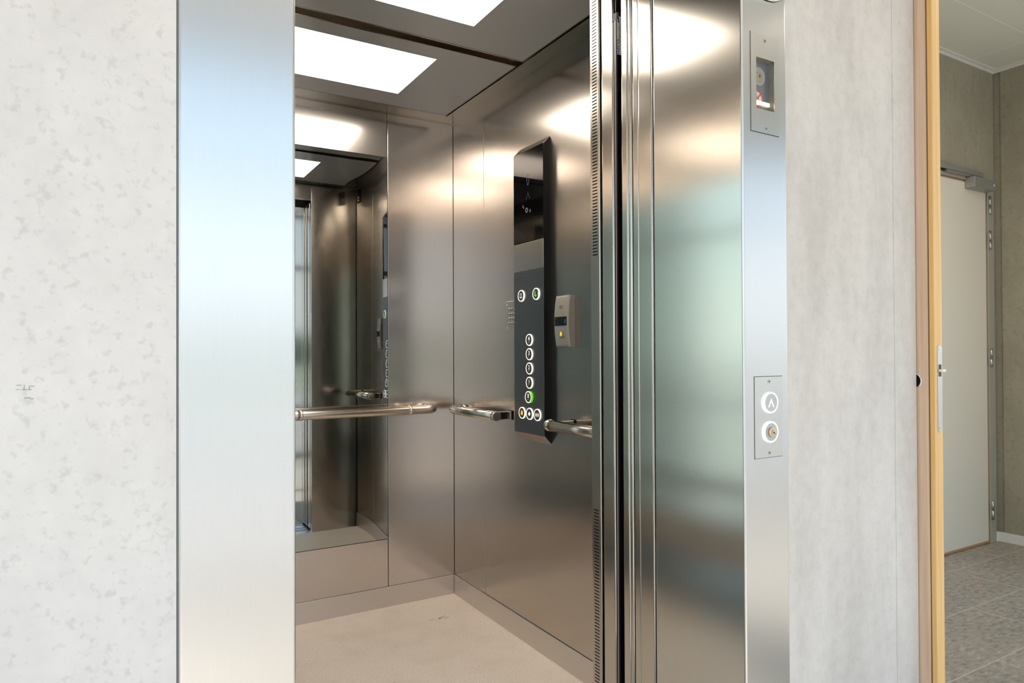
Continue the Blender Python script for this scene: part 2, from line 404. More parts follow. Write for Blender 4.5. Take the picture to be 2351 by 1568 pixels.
for y in (-1.45, -.36, .70): box(bm, -2.70, -2.64, y, y+.05, .09, 2.53)
w = struct('window_4', bm, 'win_frame', label='window in the left wall of the landing, outside the photo')
for k in range(2): bobj('glass_pane', (-2.672, -2.668, -1.42+k*1.08, -.34+k*1.08, .06, 2.56), 'pane', w)
bm = bmesh.new()
box(bm, 4.64, 4.70, -1.45, 1.2, .03, .09); box(bm, 4.64, 4.70, -1.45, 1.2, 2.59, 2.66)
for y in (-1.45, -.57, .31, 1.15): box(bm, 4.64, 4.70, y, y+.05, .09, 2.59)
w = struct('window_3', bm, 'win_frame', label='window in the far right wall of the side room, outside the photo')
for k in range(3): bobj('glass_pane', (4.668, 4.672, -1.42+k*.88, -.55+k*.88, .06, 2.62), 'pane', w)
bm = bmesh.new(); box(bm, -70, 70, -90, -1.76, -.35, -.15); box(bm, -70, -.21, 1.24, 60, -.35, -.15); box(bm, -70, -2.76, -1.76, 1.24, -.35, -.15); struct('ground', bm, 'ground', label='paving and lawn outside the windows')
M['gravel'] = concrete('gravel', (.23,.20,.145), (.15,.13,.09), (.19,.165,.12), 30, rough=.95)
bm = bmesh.new(); box(bm, 4.76, 70, -1.76, 60, -.35, -.15); struct('ground_side', bm, 'gravel', label='tan gravel outside the side room')
bm = bmesh.new()
for i in range(60):
    x = -62 + i*2.1; h = random.uniform(2.2, 4.2)
    b2 = bmesh.new(); bmesh.ops.create_icosphere(b2, subdivisions=2, radius=1)
    for v in b2.verts: v.co *= random.uniform(.9, 1.1)
    merge(bm, b2, 0, Matrix.Translation((x, -66+random.uniform(-2,2), h*.45-.2)) @ Matrix.Diagonal((1.6, 1.4, h*.55, 1)))
o = obj('treeline', bm, 'hedge', kind='stuff'); tag(o, 'distant green treeline beyond the lawn', 'trees')

# ------------------------------------------------------------------ elevator frame
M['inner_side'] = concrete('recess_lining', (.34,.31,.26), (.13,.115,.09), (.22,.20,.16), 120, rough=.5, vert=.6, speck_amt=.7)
def jamb_recess(o):
    """hollow behind the key box window; the broad face towards the opening gets the reveal finish"""
    bm = bmesh.new(); box(bm, 1.1678, 1.2252, YF-.02, .9862, 1.6458, 1.7547); off = WL[o.name]
    bmesh.ops.translate(bm, vec=-off, verts=bm.verts)
    me = bpy.data.meshes.new('cut'); bm.to_mesh(me); bm.free(); me.materials.append(M['steel_frame']); c = bpy.data.objects.new('cut', me); COL.objects.link(c); c.parent = o.parent
    m = o.modifiers.new('b', 'BOOLEAN'); m.operation = 'DIFFERENCE'; m.object = c; m.solver = 'EXACT'
    dg = bpy.context.evaluated_depsgraph_get(); dg.update()
    n = bpy.data.meshes.new_from_object(o.evaluated_get(dg)); o.modifiers.clear(); o.data = n
    bpy.data.objects.remove(c)
    n.materials.clear()
    for k in ('steel_frame', 'steel_reveal', 'inner_side'): n.materials.append(M[k])
    for p in n.polygons:
        ctr = p.center + off
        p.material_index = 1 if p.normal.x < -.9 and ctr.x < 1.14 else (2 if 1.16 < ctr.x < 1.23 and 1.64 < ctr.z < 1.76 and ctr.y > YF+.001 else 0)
fr = thing('elevator_door_frame', 'brushed stainless steel frame around the open elevator doorway', 'door frame', (.677, YF, 0))
bobj('jamb', (.0797, X0, YF, 1.2385, 0, HO+.14), 'steel_frame', fr, bev=.0045, seg=5)
J = bobj('jamb', (X1, 1.2652, YF, 1.2385, 0, HO+.14), ['steel_frame', 'steel_reveal', 'inner_side'], fr, bev=.0045, seg=5)
jamb_recess(J)
bobj('head', (X0, X1, YF, 1.2385, HO, HO+.14), 'steel_frame', fr, bev=.002)
bobj('seal', (.0780, .0797, YF+.003, YF+.02, 0, HO+.14), 'grey_rubber', fr, label='grey sealant joint')
bobj('seal', (1.2652, 1.2662, YF+.003, YF+.02, 0, HO+.14), 'grey_rubber', fr, label='grey sealant joint')
bobj('closing_jamb', (.15, X0, 1.2400, 1.360, 0, HO), 'steel_door', fr, bev=.002)
# landing door leaves, slid to the right
d = tag(bobj('landing_door_leaf', (X1, 1.575, 1.2425, 1.2930, .012, HO-.003), 'steel_door', None, bev=.004, seg=5),
        'steel landing door leaf slid open, directly behind the frame reveal', 'elevator door')
d = tag(bobj('landing_door_leaf', (X1, 1.575, 1.3315, 1.3560, .012, HO-.003), 'steel_door', None, bev=.0035, seg=4),
        'thinner steel landing door leaf next to the black gap', 'elevator door')
bm = bmesh.new(); box(bm, 1.1312, 1.50, 1.2955, 1.3180, .012, HO-.003, bev=.003, seg=4); box(bm, 1.1290, 1.50, 1.3205, 1.3330, .012, HO-.003, bev=.004, seg=4)
obj('guide_profile', bm, 'steel_door', d)
# cab door leaf with light curtain
d = tag(bobj('cab_door_leaf', (X1, 1.575, 1.3880, 1.4365, .012, HO-.003), 'steel_door', None, bev=.004, seg=4),
        'steel cab door leaf slid open between the slotted column and the black gap', 'elevator door')
lc = thing('light_curtain', 'slim black light curtain bar with white label in the door gap', 'sensor', (1.142, 1.380, .05))
bobj('housing', (1.131, 1.152, 1.3735, 1.3875, .05, 2.005), 'black', lc, bev=.001)
bobj('lens_strip', (1.1300, 1.131, 1.3775, 1.3812, .05, 1.995), 'pink', lc, label='pinkish lens strip')
bobj('end_cap', (1.1298, 1.1375, 1.3728, 1.3880, 1.992, 2.010), 'etch', lc)
lb = bobj('label', (1.1318, 1.1510, 1.3731, 1.3735, 1.902, 2.001), 'label', lc, label='white maker label with blue lettering')
mt = frame_mtx((1.1360, 1.3731, 1.920), (0,0,1), (-1,0,0))
bm = bmesh.new(); text_bm(bm, 'WECO', .0125, mt, .0002, 0, .25, .0003)
obj('maker_name', bm, 'label_blue', lb)
bobj('blue_mark', (1.1336, 1.1378, 1.3728, 1.3731, 1.984, 1.996), 'label_blue', lb)
bm = bmesh.new(); text_bm(bm, 'PART No. 57 PE0 22', .0042, frame_mtx((1.1362, 1.3731, 1.958), (0,0,1), (-1,0,0)), .0002)
random.seed(3); z = 1.936
while z < 1.99:
    w = random.uniform(.0008, .0022); box(bm, 1.1390, 1.1412, 1.3728, 1.3731, z, z+w); z += w + random.uniform(.0006, .0018)
obj('small_print', bm, 'etch', lb)
bm = bmesh.new(); sweep(bm, [(1.134,1.382,2.005),(1.1335,1.381,2.02),(1.1345,1.382,2.04),(1.138,1.384,2.06),(1.142,1.386,2.09)], .0012, 8); obj('cable', bm, 'cable', lc); lc.location.x -= .0022
bm = bmesh.new(); box(bm, X0, X1, 1.2425, 1.3800, -.03, 0); box(bm, X0, X1, 1.3900, YI, -.03, 0)
for y in (1.268, 1.343, 1.412): box(bm, X0, X1, y-.006, y-.004, 0, .0015); box(bm, X0, X1, y+.004, y+.006, 0, .0015)
struct('door_sill', bm, 'alu', label='aluminium elevator door sill')

# ------------------------------------------------------------------ cab shell
def slotted_column():
    """front return beside the opening; vent slots in the face towards the doorway"""
    bm = bmesh.new()
    x = X1; ya, yb = YO+.003, YI-.0015
    sa, sb = 1.4555, 1.4765
    zs = []
    n = 80
    for k in range(n): zs.append((1.396+.0086*k, 1.396+.0086*k+.0032))
    low = [(.718-.0086*k-.0032, .718-.0086*k) for k in range(n)]
    zs = sorted(low + zs)
    def q(y0, y1, z0, z1, xx=x, mi=0):
        f = bm.faces.new([bm.verts.new((xx, y0, z0)), bm.verts.new((xx, y0, z1)), bm.verts.new((xx, y1, z1)), bm.verts.new((xx, y1, z0))]); f.material_index = mi
    q(ya, sa, 0, ZT); q(sb, yb, 0, ZT)
    z = 0
    for a, b in zs:
        q(sa, sb, z, a); z = b
        q(sa, sb, a, b, x+.003, 1)
        for (p0, p1) in (((sa,a),(sb,a)), ((sa,b),(sb,b)), ((sa,a),(sa,b)), ((sb,a),(sb,b))):
            bm.faces.new([bm.verts.new((x, *p0)), bm.verts.new((x, *p1)), bm.verts.new((x+.003, *p1)), bm.verts.new((x+.003, *p0))]).material_index = 1
    q(sa, sb, z, ZT)
    # rounded corners and the two wide faces
    def strip(pts):
        for (xa, y_a), (xb, y_b) in zip(pts, pts[1:]):
            f = bm.faces.new([bm.verts.new((xa, y_a, 0)), bm.verts.new((xb, y_b, 0)), bm.verts.new((xb, y_b, ZT)), bm.verts.new((xa, y_a, ZT))]); f.smooth = True
    strip([(x+.003 - .003*math.cos(R(t)), ya - .003*math.sin(R(t))) for t in range(0, 91, 18)])
    strip([(x+.003, YO), (XR+.02, YO)])
    strip([(x+.0015 - .0015*math.cos(R(t)), yb + .0015*math.sin(R(t))) for t in range(0, 91, 30)])
    strip([(x+.0015, YI), (XR+.02, YI)])
    strip([(XR+.02, YO), (XR+.02, YI)])
    bmesh.ops.remove_doubles(bm, verts=bm.verts, dist=1e-6)
    return bm
wfc = struct('wall_cab_front', slotted_column(), ['steel', 'void'], label='steel front return of the cab with two runs of vent slots')
bobj('return_panel', (XL, X0, YO, YI, 0, ZT), 'steel', wfc, bev=.001)
bobj('transom_panel', (X0, X1, YO, YI, HO+.008, ZT), 'steel', wfc, bev=.001)
# back wall panels with dark joints between them
bm = bmesh.new(); box(bm, XL-.02, XR+.02, YB+.012, YB+.03, 0, 2.26); wb = struct('wall_back', bm, 'void', label='brushed steel back wall of the elevator cab')
XS = 1.0935; XSL = 2*((XL+XR)/2)-XS
MZ0, MZ1 = .3035, 2.0155
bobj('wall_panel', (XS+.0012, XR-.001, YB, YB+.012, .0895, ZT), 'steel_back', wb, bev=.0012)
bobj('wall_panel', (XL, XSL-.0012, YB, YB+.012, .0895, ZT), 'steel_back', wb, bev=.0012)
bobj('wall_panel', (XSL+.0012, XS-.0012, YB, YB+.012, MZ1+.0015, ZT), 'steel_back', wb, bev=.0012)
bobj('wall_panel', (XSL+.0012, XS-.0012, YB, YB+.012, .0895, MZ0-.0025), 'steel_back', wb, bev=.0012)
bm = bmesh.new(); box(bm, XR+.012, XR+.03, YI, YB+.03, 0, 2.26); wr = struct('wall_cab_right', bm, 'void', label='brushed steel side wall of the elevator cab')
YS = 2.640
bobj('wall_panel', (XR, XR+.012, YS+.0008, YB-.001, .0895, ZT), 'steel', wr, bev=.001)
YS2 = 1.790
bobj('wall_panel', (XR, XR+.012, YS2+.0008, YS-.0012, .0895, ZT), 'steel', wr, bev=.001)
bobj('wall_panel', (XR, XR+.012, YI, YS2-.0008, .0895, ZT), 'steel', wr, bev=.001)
bm = bmesh.new()
for a in ((YO,1.56,0,2.26),(2.86,YB,0,2.26),(1.56,2.86,.28,.45),(1.56,2.86,0,.04),(1.56,2.86,1.83,2.26),(2.115,2.165,.04,.28),(2.115,2.165,.45,1.83)): box(bm, XL-.02, XL, *a)
for za, zb in ((1.60,1.625),(.915,.93),(.565,.62)): box(bm, XL-.018, XL-.002, 1.56, 2.86, za, zb)
w = struct('wall_cab_left', bm, 'steel', label='left wall of the elevator cab with two added windows, out of view')
bobj('glass_pane', (XL-.012, XL-.008, 1.55, 2.13, .03, 1.84), 'pane_green', w); bobj('glass_pane', (XL-.012, XL-.008, 2.15, 2.87, .03, 1.84), 'pane_dark', w)  # unseen windows given to this wall for the greenish light on the reveal
bobj('baseboard_cab_back', (XL, XR-.0062, YB-.0055, YB, 0, .0890), 'steel_skirt', None, bev=.0012, kind='structure', label='low steel kickplate along the back wall of the cab')
bobj('baseboard_cab_right', (XR-.0055, XR, YI, YB-.0002, 0, .0890), 'steel_skirt', None, bev=.0012, kind='structure', label='low steel kickplate along the right wall of the cab')
bm = bmesh.new(); box(bm, XL, XR, YI, YB, -.03, 0); struct('floor_cab', bm, 'vinyl', label='beige speckled vinyl floor of the elevator cab')
# cab ceiling: steel pan, narrow flange, two hanging white panels with lights
bm = bmesh.new(); box(bm, XL-.02, XR+.012, YO, YB+.012, 2.246, 2.262); cc = struct('ceiling_cab', bm, 'steel_top', label='steel pan above the white panels of the cab ceiling')
bm = bmesh.new()
FW = .076
box(bm, XR-FW, XR+.012, YI, YB+.012, ZT+.003, ZT+.006); box(bm, XL, XR-FW, YB-FW-.02, YB+.012, ZT+.003, ZT+.006)
box(bm, XR-FW-.002, XR-FW, YI, YB-FW, ZT+.003, ZT+.03); box(bm, XL, XR-FW-.002, YB-FW-.022, YB-FW-.02, ZT+.003, ZT+.03)
box(bm, XR-.004, XR, YI, YB-.004, ZT-.0025, ZT+.003); box(bm, XL, XR, YB-.004, YB, ZT-.0025, ZT+.003)
struct('edge_flange', bm, 'steel_top', cc)
PX1 = 1.3265; PX0 = XL+XR-PX1
LX1 = 1.0455; LX0 = XL+XR-LX1
def ceiling_light(ya, yb, la, lb, label):
    t = thing('ceiling_light', label, 'ceiling light', ((PX0+PX1)/2, (ya+yb)/2, 2.214), 'square light panels in the cab ceiling')
    bm = bmesh.new(); z0, z1 = 2.214, 2.232
    # plate with a rectangular opening
    xs = [PX0, LX0, LX1, PX1]; ys = [ya, la, lb, yb]
    for i in range(3):
        for j in range(3):
            if (i, j) != (1, 1):
                for z in (z0, z1):
                    bm.faces.new([bm.verts.new((xs[i], ys[j], z)), bm.verts.new((xs[i+1], ys[j], z)), bm.verts.new((xs[i+1], ys[j+1], z)), bm.verts.new((xs[i], ys[j+1], z))])
    for (xa, xb, y_a, y_b) in ((PX0,PX1,ya,ya),(PX0,PX1,yb,yb),(PX0,PX0,ya,yb),(PX1,PX1,ya,yb),(LX0,LX1,la,la),(LX0,LX1,lb,lb),(LX0,LX0,la,lb),(LX1,LX1,la,lb)):
        bm.faces.new([bm.verts.new((xa,y_a,z0)), bm.verts.new((xb,y_b,z0)), bm.verts.new((xb,y_b,z1)), bm.verts.new((xa,y_a,z1))])
    bmesh.ops.remove_doubles(bm, verts=bm.verts, dist=1e-6)
    obj('panel', bm, 'white_gloss', t)
    bobj('diffuser', (LX0, LX1, la, lb, 2.2145, 2.226), 'led', t, label='glowing white diffuser')
    bm = bmesh.new()
    e, g = .0035, .007
    for a in ((PX0-e,PX1+e,ya-g,ya),(PX0-e,PX1+e,yb,yb+g),(PX0-e,PX0,ya,yb),(PX1,PX1+e,ya,yb)): box(bm, *a, 2.2125, 2.246)
    obj('edge_trim', bm, 'steel_top', t, label='thin steel edge trim')
    return t
ceiling_light(2.2135, 2.829, 2.304, 2.691, 'lit white ceiling panel nearest the mirror wall')
ceiling_light(1.542, 2.1575, 1.620, 2.007, 'lit white ceiling panel nearest the elevator doors')

sgn = tag(bobj('sign', (XR-.0012, XR, 1.502, 1.562, 2.115, 2.205), 'black', None), 'small black sign high on the cab wall, seen in the mirror only', 'sign')
bm = bmesh.new(); box(bm, XR-.0015, XR-.0012, 1.512, 1.532, 2.127, 2.137); bobj('printed_mark', (XR-.0015, XR-.0012, 1.512, 1.527, 2.146, 2.158), 'sign_white', sgn); obj('printed_mark', bm, 'sign_white', sgn)
# ------------------------------------------------------------------ mirror, slightly wavy at its right edge
bm = bmesh.new(); nx, nz = 70, 60; xa, xb = XSL+.0015, XS-.0015
grid = []
for i in range(nx+1):
    x = xa + (xb-xa)*i/nx
    row = []
    for j in range(nz+1):
        z = MZ0 + (MZ1-MZ0)*j/nz
        w = max(0, (x-.90)/(XS-.90)); e = max(abs(z-1.15)-.35, 0)/.5
        dy = .00016*math.sin(w*6.3)*min(1, e) + .18*max(0, x-1.042)**2
        row.append(bm.verts.new((x, YB-.0005+dy, z)))
    grid.append(row)
for i in range(nx):
    for j in range(nz):
        f = bm.faces.new((grid[i][j], grid[i+1][j], grid[i+1][j+1], grid[i][j+1])); f.smooth = True
mt_ = bpy.data.objects.new
mi = thing('mirror', 'tall frameless mirror set into the steel back wall of the cab', 'mirror', ((xa+xb)/2, YB, MZ0))
obj('glass', bm, 'mirror', mi)
bm = bmesh.new(); box(bm, xa, xb, YB+.001, YB+.009, MZ0, MZ1); obj('backing', bm, 'mirror_edge', mi)

# ------------------------------------------------------------------ handrails
RR = .0193; RZ = .8815
def rail_back():
    y = YB-.082; t = thing('handrail', 'long steel handrail across the mirror wall with a curved end', 'handrail', ((XL+XR)/2, YB, RZ), 'steel handrails in the cab')
    xe = 1.291; rb = .045; xl = XL+XR-xe
    p = [(xl, YB+.0005, RZ), (xl, y+rb, RZ)] + [(a, b, RZ) for a, b in arc((xl+rb, y+rb), rb, 180, 270)] + [(a, b, RZ) for a, b in arc((xe-rb, y+rb), rb, -90, 0)] + [(xe, y+rb, RZ), (xe, YB+.0005, RZ)]
    bm = bmesh.new(); sweep(bm, p, RR); obj('tube', bm, 'rail', t)
    for x in (1.1655, .684):
        bm = bmesh.new(); cyl(bm, (x-.010, y, RZ), (1,0,0), RR+.0014, .020, bev=.0008); obj('collar', bm, 'rail', t)
        bm = bmesh.new(); box(bm, x-.012, x+.012, y+.012, YB, RZ-.004, RZ+.015, bev=.001); obj('bracket', bm, 'rail', t)
rail_back()
def bracket_block(y0, y1, parent):
    bm = bmesh.new(); box(bm, XR-.085, XR-.004, y0, y1, RZ-.0165, RZ+.0165, bev=.003); o = obj('bracket', bm, 'rail', parent)
    bobj('foot_seal', (XR-.004, XR, y0-.001, y1+.001, RZ-.018, RZ+.018), 'black', o, label='black foot')
def rail_a():
    x = XR-.082; t = thing('handrail', 'short steel handrail from the cab corner to the control panel', 'handrail', (XR, 2.5, RZ), 'steel handrails in the cab')
    ye = 2.812; rb = .045; y0 = 2.392
    p = [(x, y0, RZ), (x, ye-rb, RZ)] + [(a, b, RZ) for a, b in arc((x+rb, ye-rb), rb, 180, 90)] + [(x+rb, ye, RZ), (XR+.0005, ye, RZ)]
    bm = bmesh.new(); sweep(bm, p, RR); obj('tube', bm, 'rail', t)
    bm = bmesh.new(); cyl(bm, (x, 2.674-.009, RZ), (0,1,0), RR+.0014, .018, bev=.0008); obj('collar', bm, 'rail', t)
    bm = bmesh.new(); cyl(bm, (x, y0+.012, RZ), (0,-1,0), RR+.0012, .017, bev=.003); c = obj('end_cap', bm, 'rail', t)
    bm = bmesh.new(); cyl(bm, (x, y0-.005, RZ), (0,-1,0), RR-.003, .0006); obj('cap_face', bm, 'rail_dark', c)
    bracket_block(2.399, 2.423, t)
    bm = bmesh.new(); box(bm, x, XR, 2.665, 2.683, RZ+.008, RZ+.018, bev=.001); obj('bracket', bm, 'rail', t)
rail_a()
def rail_b():
    x = XR-.082; t = thing('handrail', 'steel handrail between the control panel and the slotted column', 'handrail', (XR, 1.78, RZ), 'steel handrails in the cab')
    y1 = 2.005
    bm = bmesh.new(); sweep(bm, [(x, 1.56, RZ), (x, y1, RZ)], RR); obj('tube', bm, 'rail', t)
    bm = bmesh.new(); cyl(bm, (x, y1-.010, RZ), (0,1,0), RR+.0014, .022, bev=.004); obj('end_cap', bm, 'rail', t)
    bm = bmesh.new(); cyl(bm, (x, 1.565, RZ), (0,-1,0), RR+.0014, .012, bev=.003); obj('end_cap', bm, 'rail', t)
    bracket_block(1.968, 1.992, t); bracket_block(1.58, 1.604, t)
rail_b()

# ------------------------------------------------------------------ car operating panel
CX = XR-.031; CY0, CY1 = 2.1205, 2.3325
cp = thing('elevator_control_panel', 'tall elevator control panel with black screen and round lit buttons', 'control panel', (XR, (CY0+CY1)/2, .826))
FZ0, FZ1 = .826, 1.911
bm = bmesh.new()   # body with sloped top and bottom
prof = [(XR, FZ0-.031), (CX+.002, FZ0), (CX+.002, FZ1), (XR, FZ1+.030)]
for y, rev in ((CY0, False), (CY1, True)):
    vs = [bm.verts.new((a, y, b)) for a, b in prof]; bm.faces.new(vs if rev else vs[::-1])
for (a, b), (c, d_) in zip(prof, prof[1:]):
    f = bm.faces.new([bm.verts.new((a, CY0, b)), bm.verts.new((a, CY1, b)), bm.verts.new((c, CY1, d_)), bm.verts.new((c, CY0, d_))])
bmesh.ops.remove_doubles(bm, verts=bm.verts, dist=1e-6)
obj('housing', bm, 'black', cp)
for pts in ([(CX, FZ1), (XR, FZ1+.031), (XR, FZ1+.0295), (CX+.0015, FZ1-.0015)], [(CX, FZ0), (XR, FZ0-.032), (XR, FZ0-.0305), (CX+.0015, FZ0+.0015)]):
    bm = bmesh.new()
    lo = [bm.verts.new((a, CY0-.0008, b)) for a, b in pts]; hi = [bm.verts.new((a, CY1+.0008, b)) for a, b in pts]
    bm.faces.new(lo); bm.faces.new(hi[::-1])
    for i in range(4): bm.faces.new((lo[i], lo[(i+1)%4], hi[(i+1)%4], hi[i]))
    obj('sloped_edge', bm, 'steel', cp, label='sloped steel edge')
bobj('screen', (CX, CX+.002, CY0, CY1, 1.5595, FZ1), 'blackglass', cp, label='black glass screen')
bobj('blank_plate', (CX, CX+.002, CY0, CY1, 1.452, 1.5575), 'steel', cp, bev=.0005)
bobj('button_plate', (CX, CX+.002, CY0, CY1, FZ0, 1.4512), 'steel_dark', cp, bev=.0005, label='dark blue grey steel plate carrying the buttons')
XM = lambda y, z, dx=0: frame_mtx((CX-dx, y, z), (0,-1,0), (0,0,1))     # a frame on the panel face
bm = bmesh.new(); text_bm(bm, '0', .066, XM(2.226, 1.795, .0001), .0001, sx=.62, bold=-.0012)
obj('display_digit', bm, 'faint_blue', cp, label='faint blue floor digit')
bm = bmesh.new(); poly(bm, [(0,.012),(-.014,-.014),(-.0125,-.0155),(0,.0085),(.0125,-.0155),(.014,-.014)], XM(2.226, 1.738, .0001), .0002)
obj('display_arrow', bm, 'faint_blue', cp, label='faint blue up arrow')
bm = bmesh.new()
for y, z, w, h in ((2.262,1.700,.007,.010), (2.256,1.694,.004,.005)): box(bm, CX-.0003, CX, y-w/2, y+w/2, z-h/2, z+h/2)
annulus(bm, (CX, 2.236, 1.682), (-1,0,0), .010, .0045, .0003, bev=.0001)
poly(bm, [(0,.008),(-.006,0),(0,-.008),(.006,0)], XM(2.211, 1.676), .0003)
obj('display_icon', bm, 'faint_grey', cp, label='faint grey icons on the screen')
bm = bmesh.new()
annulus(bm, (CX, 2.214, 1.3835), (-1,0,0), .0145, .0138, .0003, bev=.0001); annulus(bm, (CX, 2.186, 1.3865), (-1,0,0), .0145, .0138, .0003, bev=.0001)
annulus(bm, (CX, 2.230, 1.3835), (-1,0,0), .006, .0055, .0003, bev=.0001)
annulus(bm, (CX, 2.214, 1.3835), (-1,0,0), .006, .0053, .0003, bev=.0001)
box(bm, CX-.0003, CX, 2.182, 2.190, 1.384, 1.3846); box(bm, CX-.0003, CX, 2.182, 2.190, 1.388, 1.3886); box(bm, CX-.0003, CX, 2.182, 2.190, 1.380, 1.3806)
box(bm, CX-.0003, CX, 2.198, 2.2015, 1.3848, 1.3855)
obj('engraving', bm, 'etch', cp, label='faint engraved loop symbols')
BELL = [(-.0085,-.006),(-.0072,-.0045),(-.0062,.001),(-.005,.006),(-.0025,.0088),(0,.0105),(.0025,.0088),(.005,.006),(.0062,.001),(.0072,-.0045),(.0085,-.006)]
def button(y, z, glyph, green=False, deep=.0055, gm='glyph', braille=None, label=None):
    ro, ri = .0226, .0192
    b = bmesh.new(); cyl(b, (CX, y, z), (-1,0,0), ri, deep-.0012, 48); B = obj('button', b, 'cap', cp, label)
    b = bmesh.new()
    if green:
        annulus(b, (CX, y, z), (-1,0,0), ro, ri, .010, mi_side=1)
        obj('light_ring', b, ['ring', 'ring_green'], B, label='white ring with green glowing side')
        b = bmesh.new(); cyl(b, (CX-.003, y, z), (-1,0,0), ri, .0058, 48); obj('face', b, 'cap', B); dx = .0089
    else:
        annulus(b, (CX, y, z), (-1,0,0), ro, ri, deep); obj('light_ring', b, 'ring', B, label='glowing white ring'); dx = deep-.0011
    b = bmesh.new(); m_ = XM(y, z, dx)
    if len(glyph) == 1:
        text_bm(b, glyph, .0225, m_ @ Matrix.Translation((0,.004,0)), .0003, bold=.0002, sx=.9)
        for (px, py) in braille or ():
            b2 = bmesh.new(); bmesh.ops.create_circle(b2, cap_ends=True, segments=10, radius=.00085); merge(b, b2, 0, m_ @ Matrix.Translation((px*.0028, -.0098+py*.0028, .0004)))
    elif glyph == 'bell':
        poly(b, BELL, m_, .0003); poly(b, arc((0,-.0075), .002, 0, 360, 12)[:-1], m_, .0003)
    elif glyph == 'bell_outline':
        for k in range(len(BELL)-1):
            (ax, ay), (bx, by) = BELL[k], BELL[k+1]; n = Vector((by-ay, ax-bx)).normalized()*.0013
            poly(b, [(ax,ay),(bx,by),(bx+n.x,by+n.y),(ax+n.x,ay+n.y)], m_, .0003)
        poly(b, [(-.0095,-.0065),(.0095,-.0065),(.0095,-.005),(-.0095,-.005)], m_, .0003); poly(b, arc((0,-.0085), .0018, 0, 360, 12)[:-1], m_, .0003)
    elif glyph == 'talk':
        pts = arc((.009,0), .0075, -70, 70, 10); pin = arc((.0068,0), .0075, 70, -70, 10); poly(b, pts+pin, m_, .0003)
        poly(b, arc((-.006,.0085), .0027, 0, 360, 12)[:-1], m_, .0003); poly(b, [(-.0105,.001),(-.006,.0055),(-.001,.002),(-.003,.0005),(-.006,.0025),(-.009,-.001)], m_, .0003)
        poly(b, [(-.010,-.004),(-.006,-.0015),(-.001,-.006),(-.0025,-.0115),(-.006,-.0065),(-.008,-.0065)], m_, .0003); poly(b, [(.001,-.002),(.0032,-.002),(.0032,-.009),(.001,-.009)], m_, .0003)
    elif glyph == 'open':
        poly(b, [(-.009,0),(0,-.0085),(.009,0),(0,.0085)], m_, .0003)
    elif glyph == 'close':
        poly(b, [(-.0105,.0075),(-.0105,-.0075),(-.0035,0)], m_, .0003); poly(b, [(.0105,.0075),(.0035,0),(.0105,-.0075)], m_, .0003)
        poly(b, [(-.001,-.0085),(.001,-.0085),(.001,.0085),(-.001,.0085)], m_, .0003)
    obj('symbol', b, gm, B)
button(2.2735, 1.3555, 'bell_outline', label='round button with a grey bell outline')
button(2.1665, 1.3555, 'talk', gm='glyph_green', label='round button with a green lit symbol')
br = {'4': [(-1,0),(0,1),(1,0),(1,1)], '3': [(-1,0),(-1,1),(0,1)], '2': [(-1,0),(0,0),(0,1)], '1': [(-1,0),(0,1)], '0': [(-1,0),(0,1),(1,1)]}
for k, z in (('4',1.184), ('3',1.1297), ('2',1.0754), ('1',1.0211)): button(2.2165, z, k, braille=br[k], label='round lit floor button reading ' + k)
button(2.2165, .9668, '0', green=True, braille=br['0'], label='round floor button reading 0 with green side light')
button(2.2705, .9030, 'bell', gm='glyph_yellow', label='round alarm button with a yellow bell')
button(2.2160, .9030, 'open', label='round button with a white diamond')
button(2.1615, .9030, 'close', label='round button with two facing triangles')

# ------------------------------------------------------------------ intercom unit and keypad
it = thing('intercom_unit', 'grey wall intercom with black display and yellow bell button', 'intercom', (XR, 2.012, 1.157))
IY0, IY1, IZ0, IZ1 = 1.968, 2.050, 1.156, 1.3385
fx = lambda z: XR - .024 - .009*(1-((z-(IZ0+IZ1)/2)/((IZ1-IZ0)/2))**2)
bm = bmesh.new(); n = 24; ring = []
for i in range(n+1):
    z = IZ0 + (IZ1-IZ0)*i/n; x = fx(z); c = .0025
    pr = [(XR, IY0), (x+c+.004, IY0), (x+.0012, IY0+.004), (x, IY0+.010), (x, IY1-.006), (x+.001, IY1-.001), (x+.004, IY1), (XR, IY1)]
    ring.append([bm.verts.new((a, b, z)) for a, b in pr])
for a, b in zip(ring, ring[1:]):
    for k in range(len(a)-1):
        f = bm.faces.new((a[k], a[k+1], b[k+1], b[k])); f.smooth = k in (3,)
bm.faces.new(ring[0]); bm.faces.new(ring[-1][::-1])
obj('housing', bm, 'intercom', it)
bm = bmesh.new()
for z in (1.2925, 1.2968, 1.3011): box(bm, fx(z)-.0003, fx(z)+.002, 1.9985, 2.0195, z-.0008, z+.0008)
obj('speaker_slot', bm, 'black', it)
dz = bobj('display', (fx(1.247)-.0012, fx(1.247)+.002, 1.9725, 2.0445, 1.2315, 1.2625), 'blackglass', it, label='small black display')
xx = fx(1.247)-.0014
bm = bmesh.new(); box(bm, xx, xx+.0003, 1.974, 1.984, 1.238, 1.253); obj('lit_segment', bm, 'faint_blue', dz)
bm = bmesh.new(); box(bm, xx, xx+.0003, 2.033, 2.038, 1.253, 1.257); box(bm, xx, xx+.0003, 2.028, 2.038, 1.2390, 1.2405); box(bm, xx, xx+.0003, 2.019, 2.022, 1.2375, 1.2395); obj('display_mark', bm, 'faint_grey', dz)
bx = fx(1.2015)
bm = bmesh.new(); box(bm, bx-.0006, bx+.002, 1.9945, 2.0205, 1.189, 1.215, bev=.0005); ab = obj('alarm_button', bm, 'rail_dark', it)
bobj('button_cap', (bx-.0016, bx-.0004, 1.9965, 2.0185, 1.191, 1.213), 'intercom', ab)
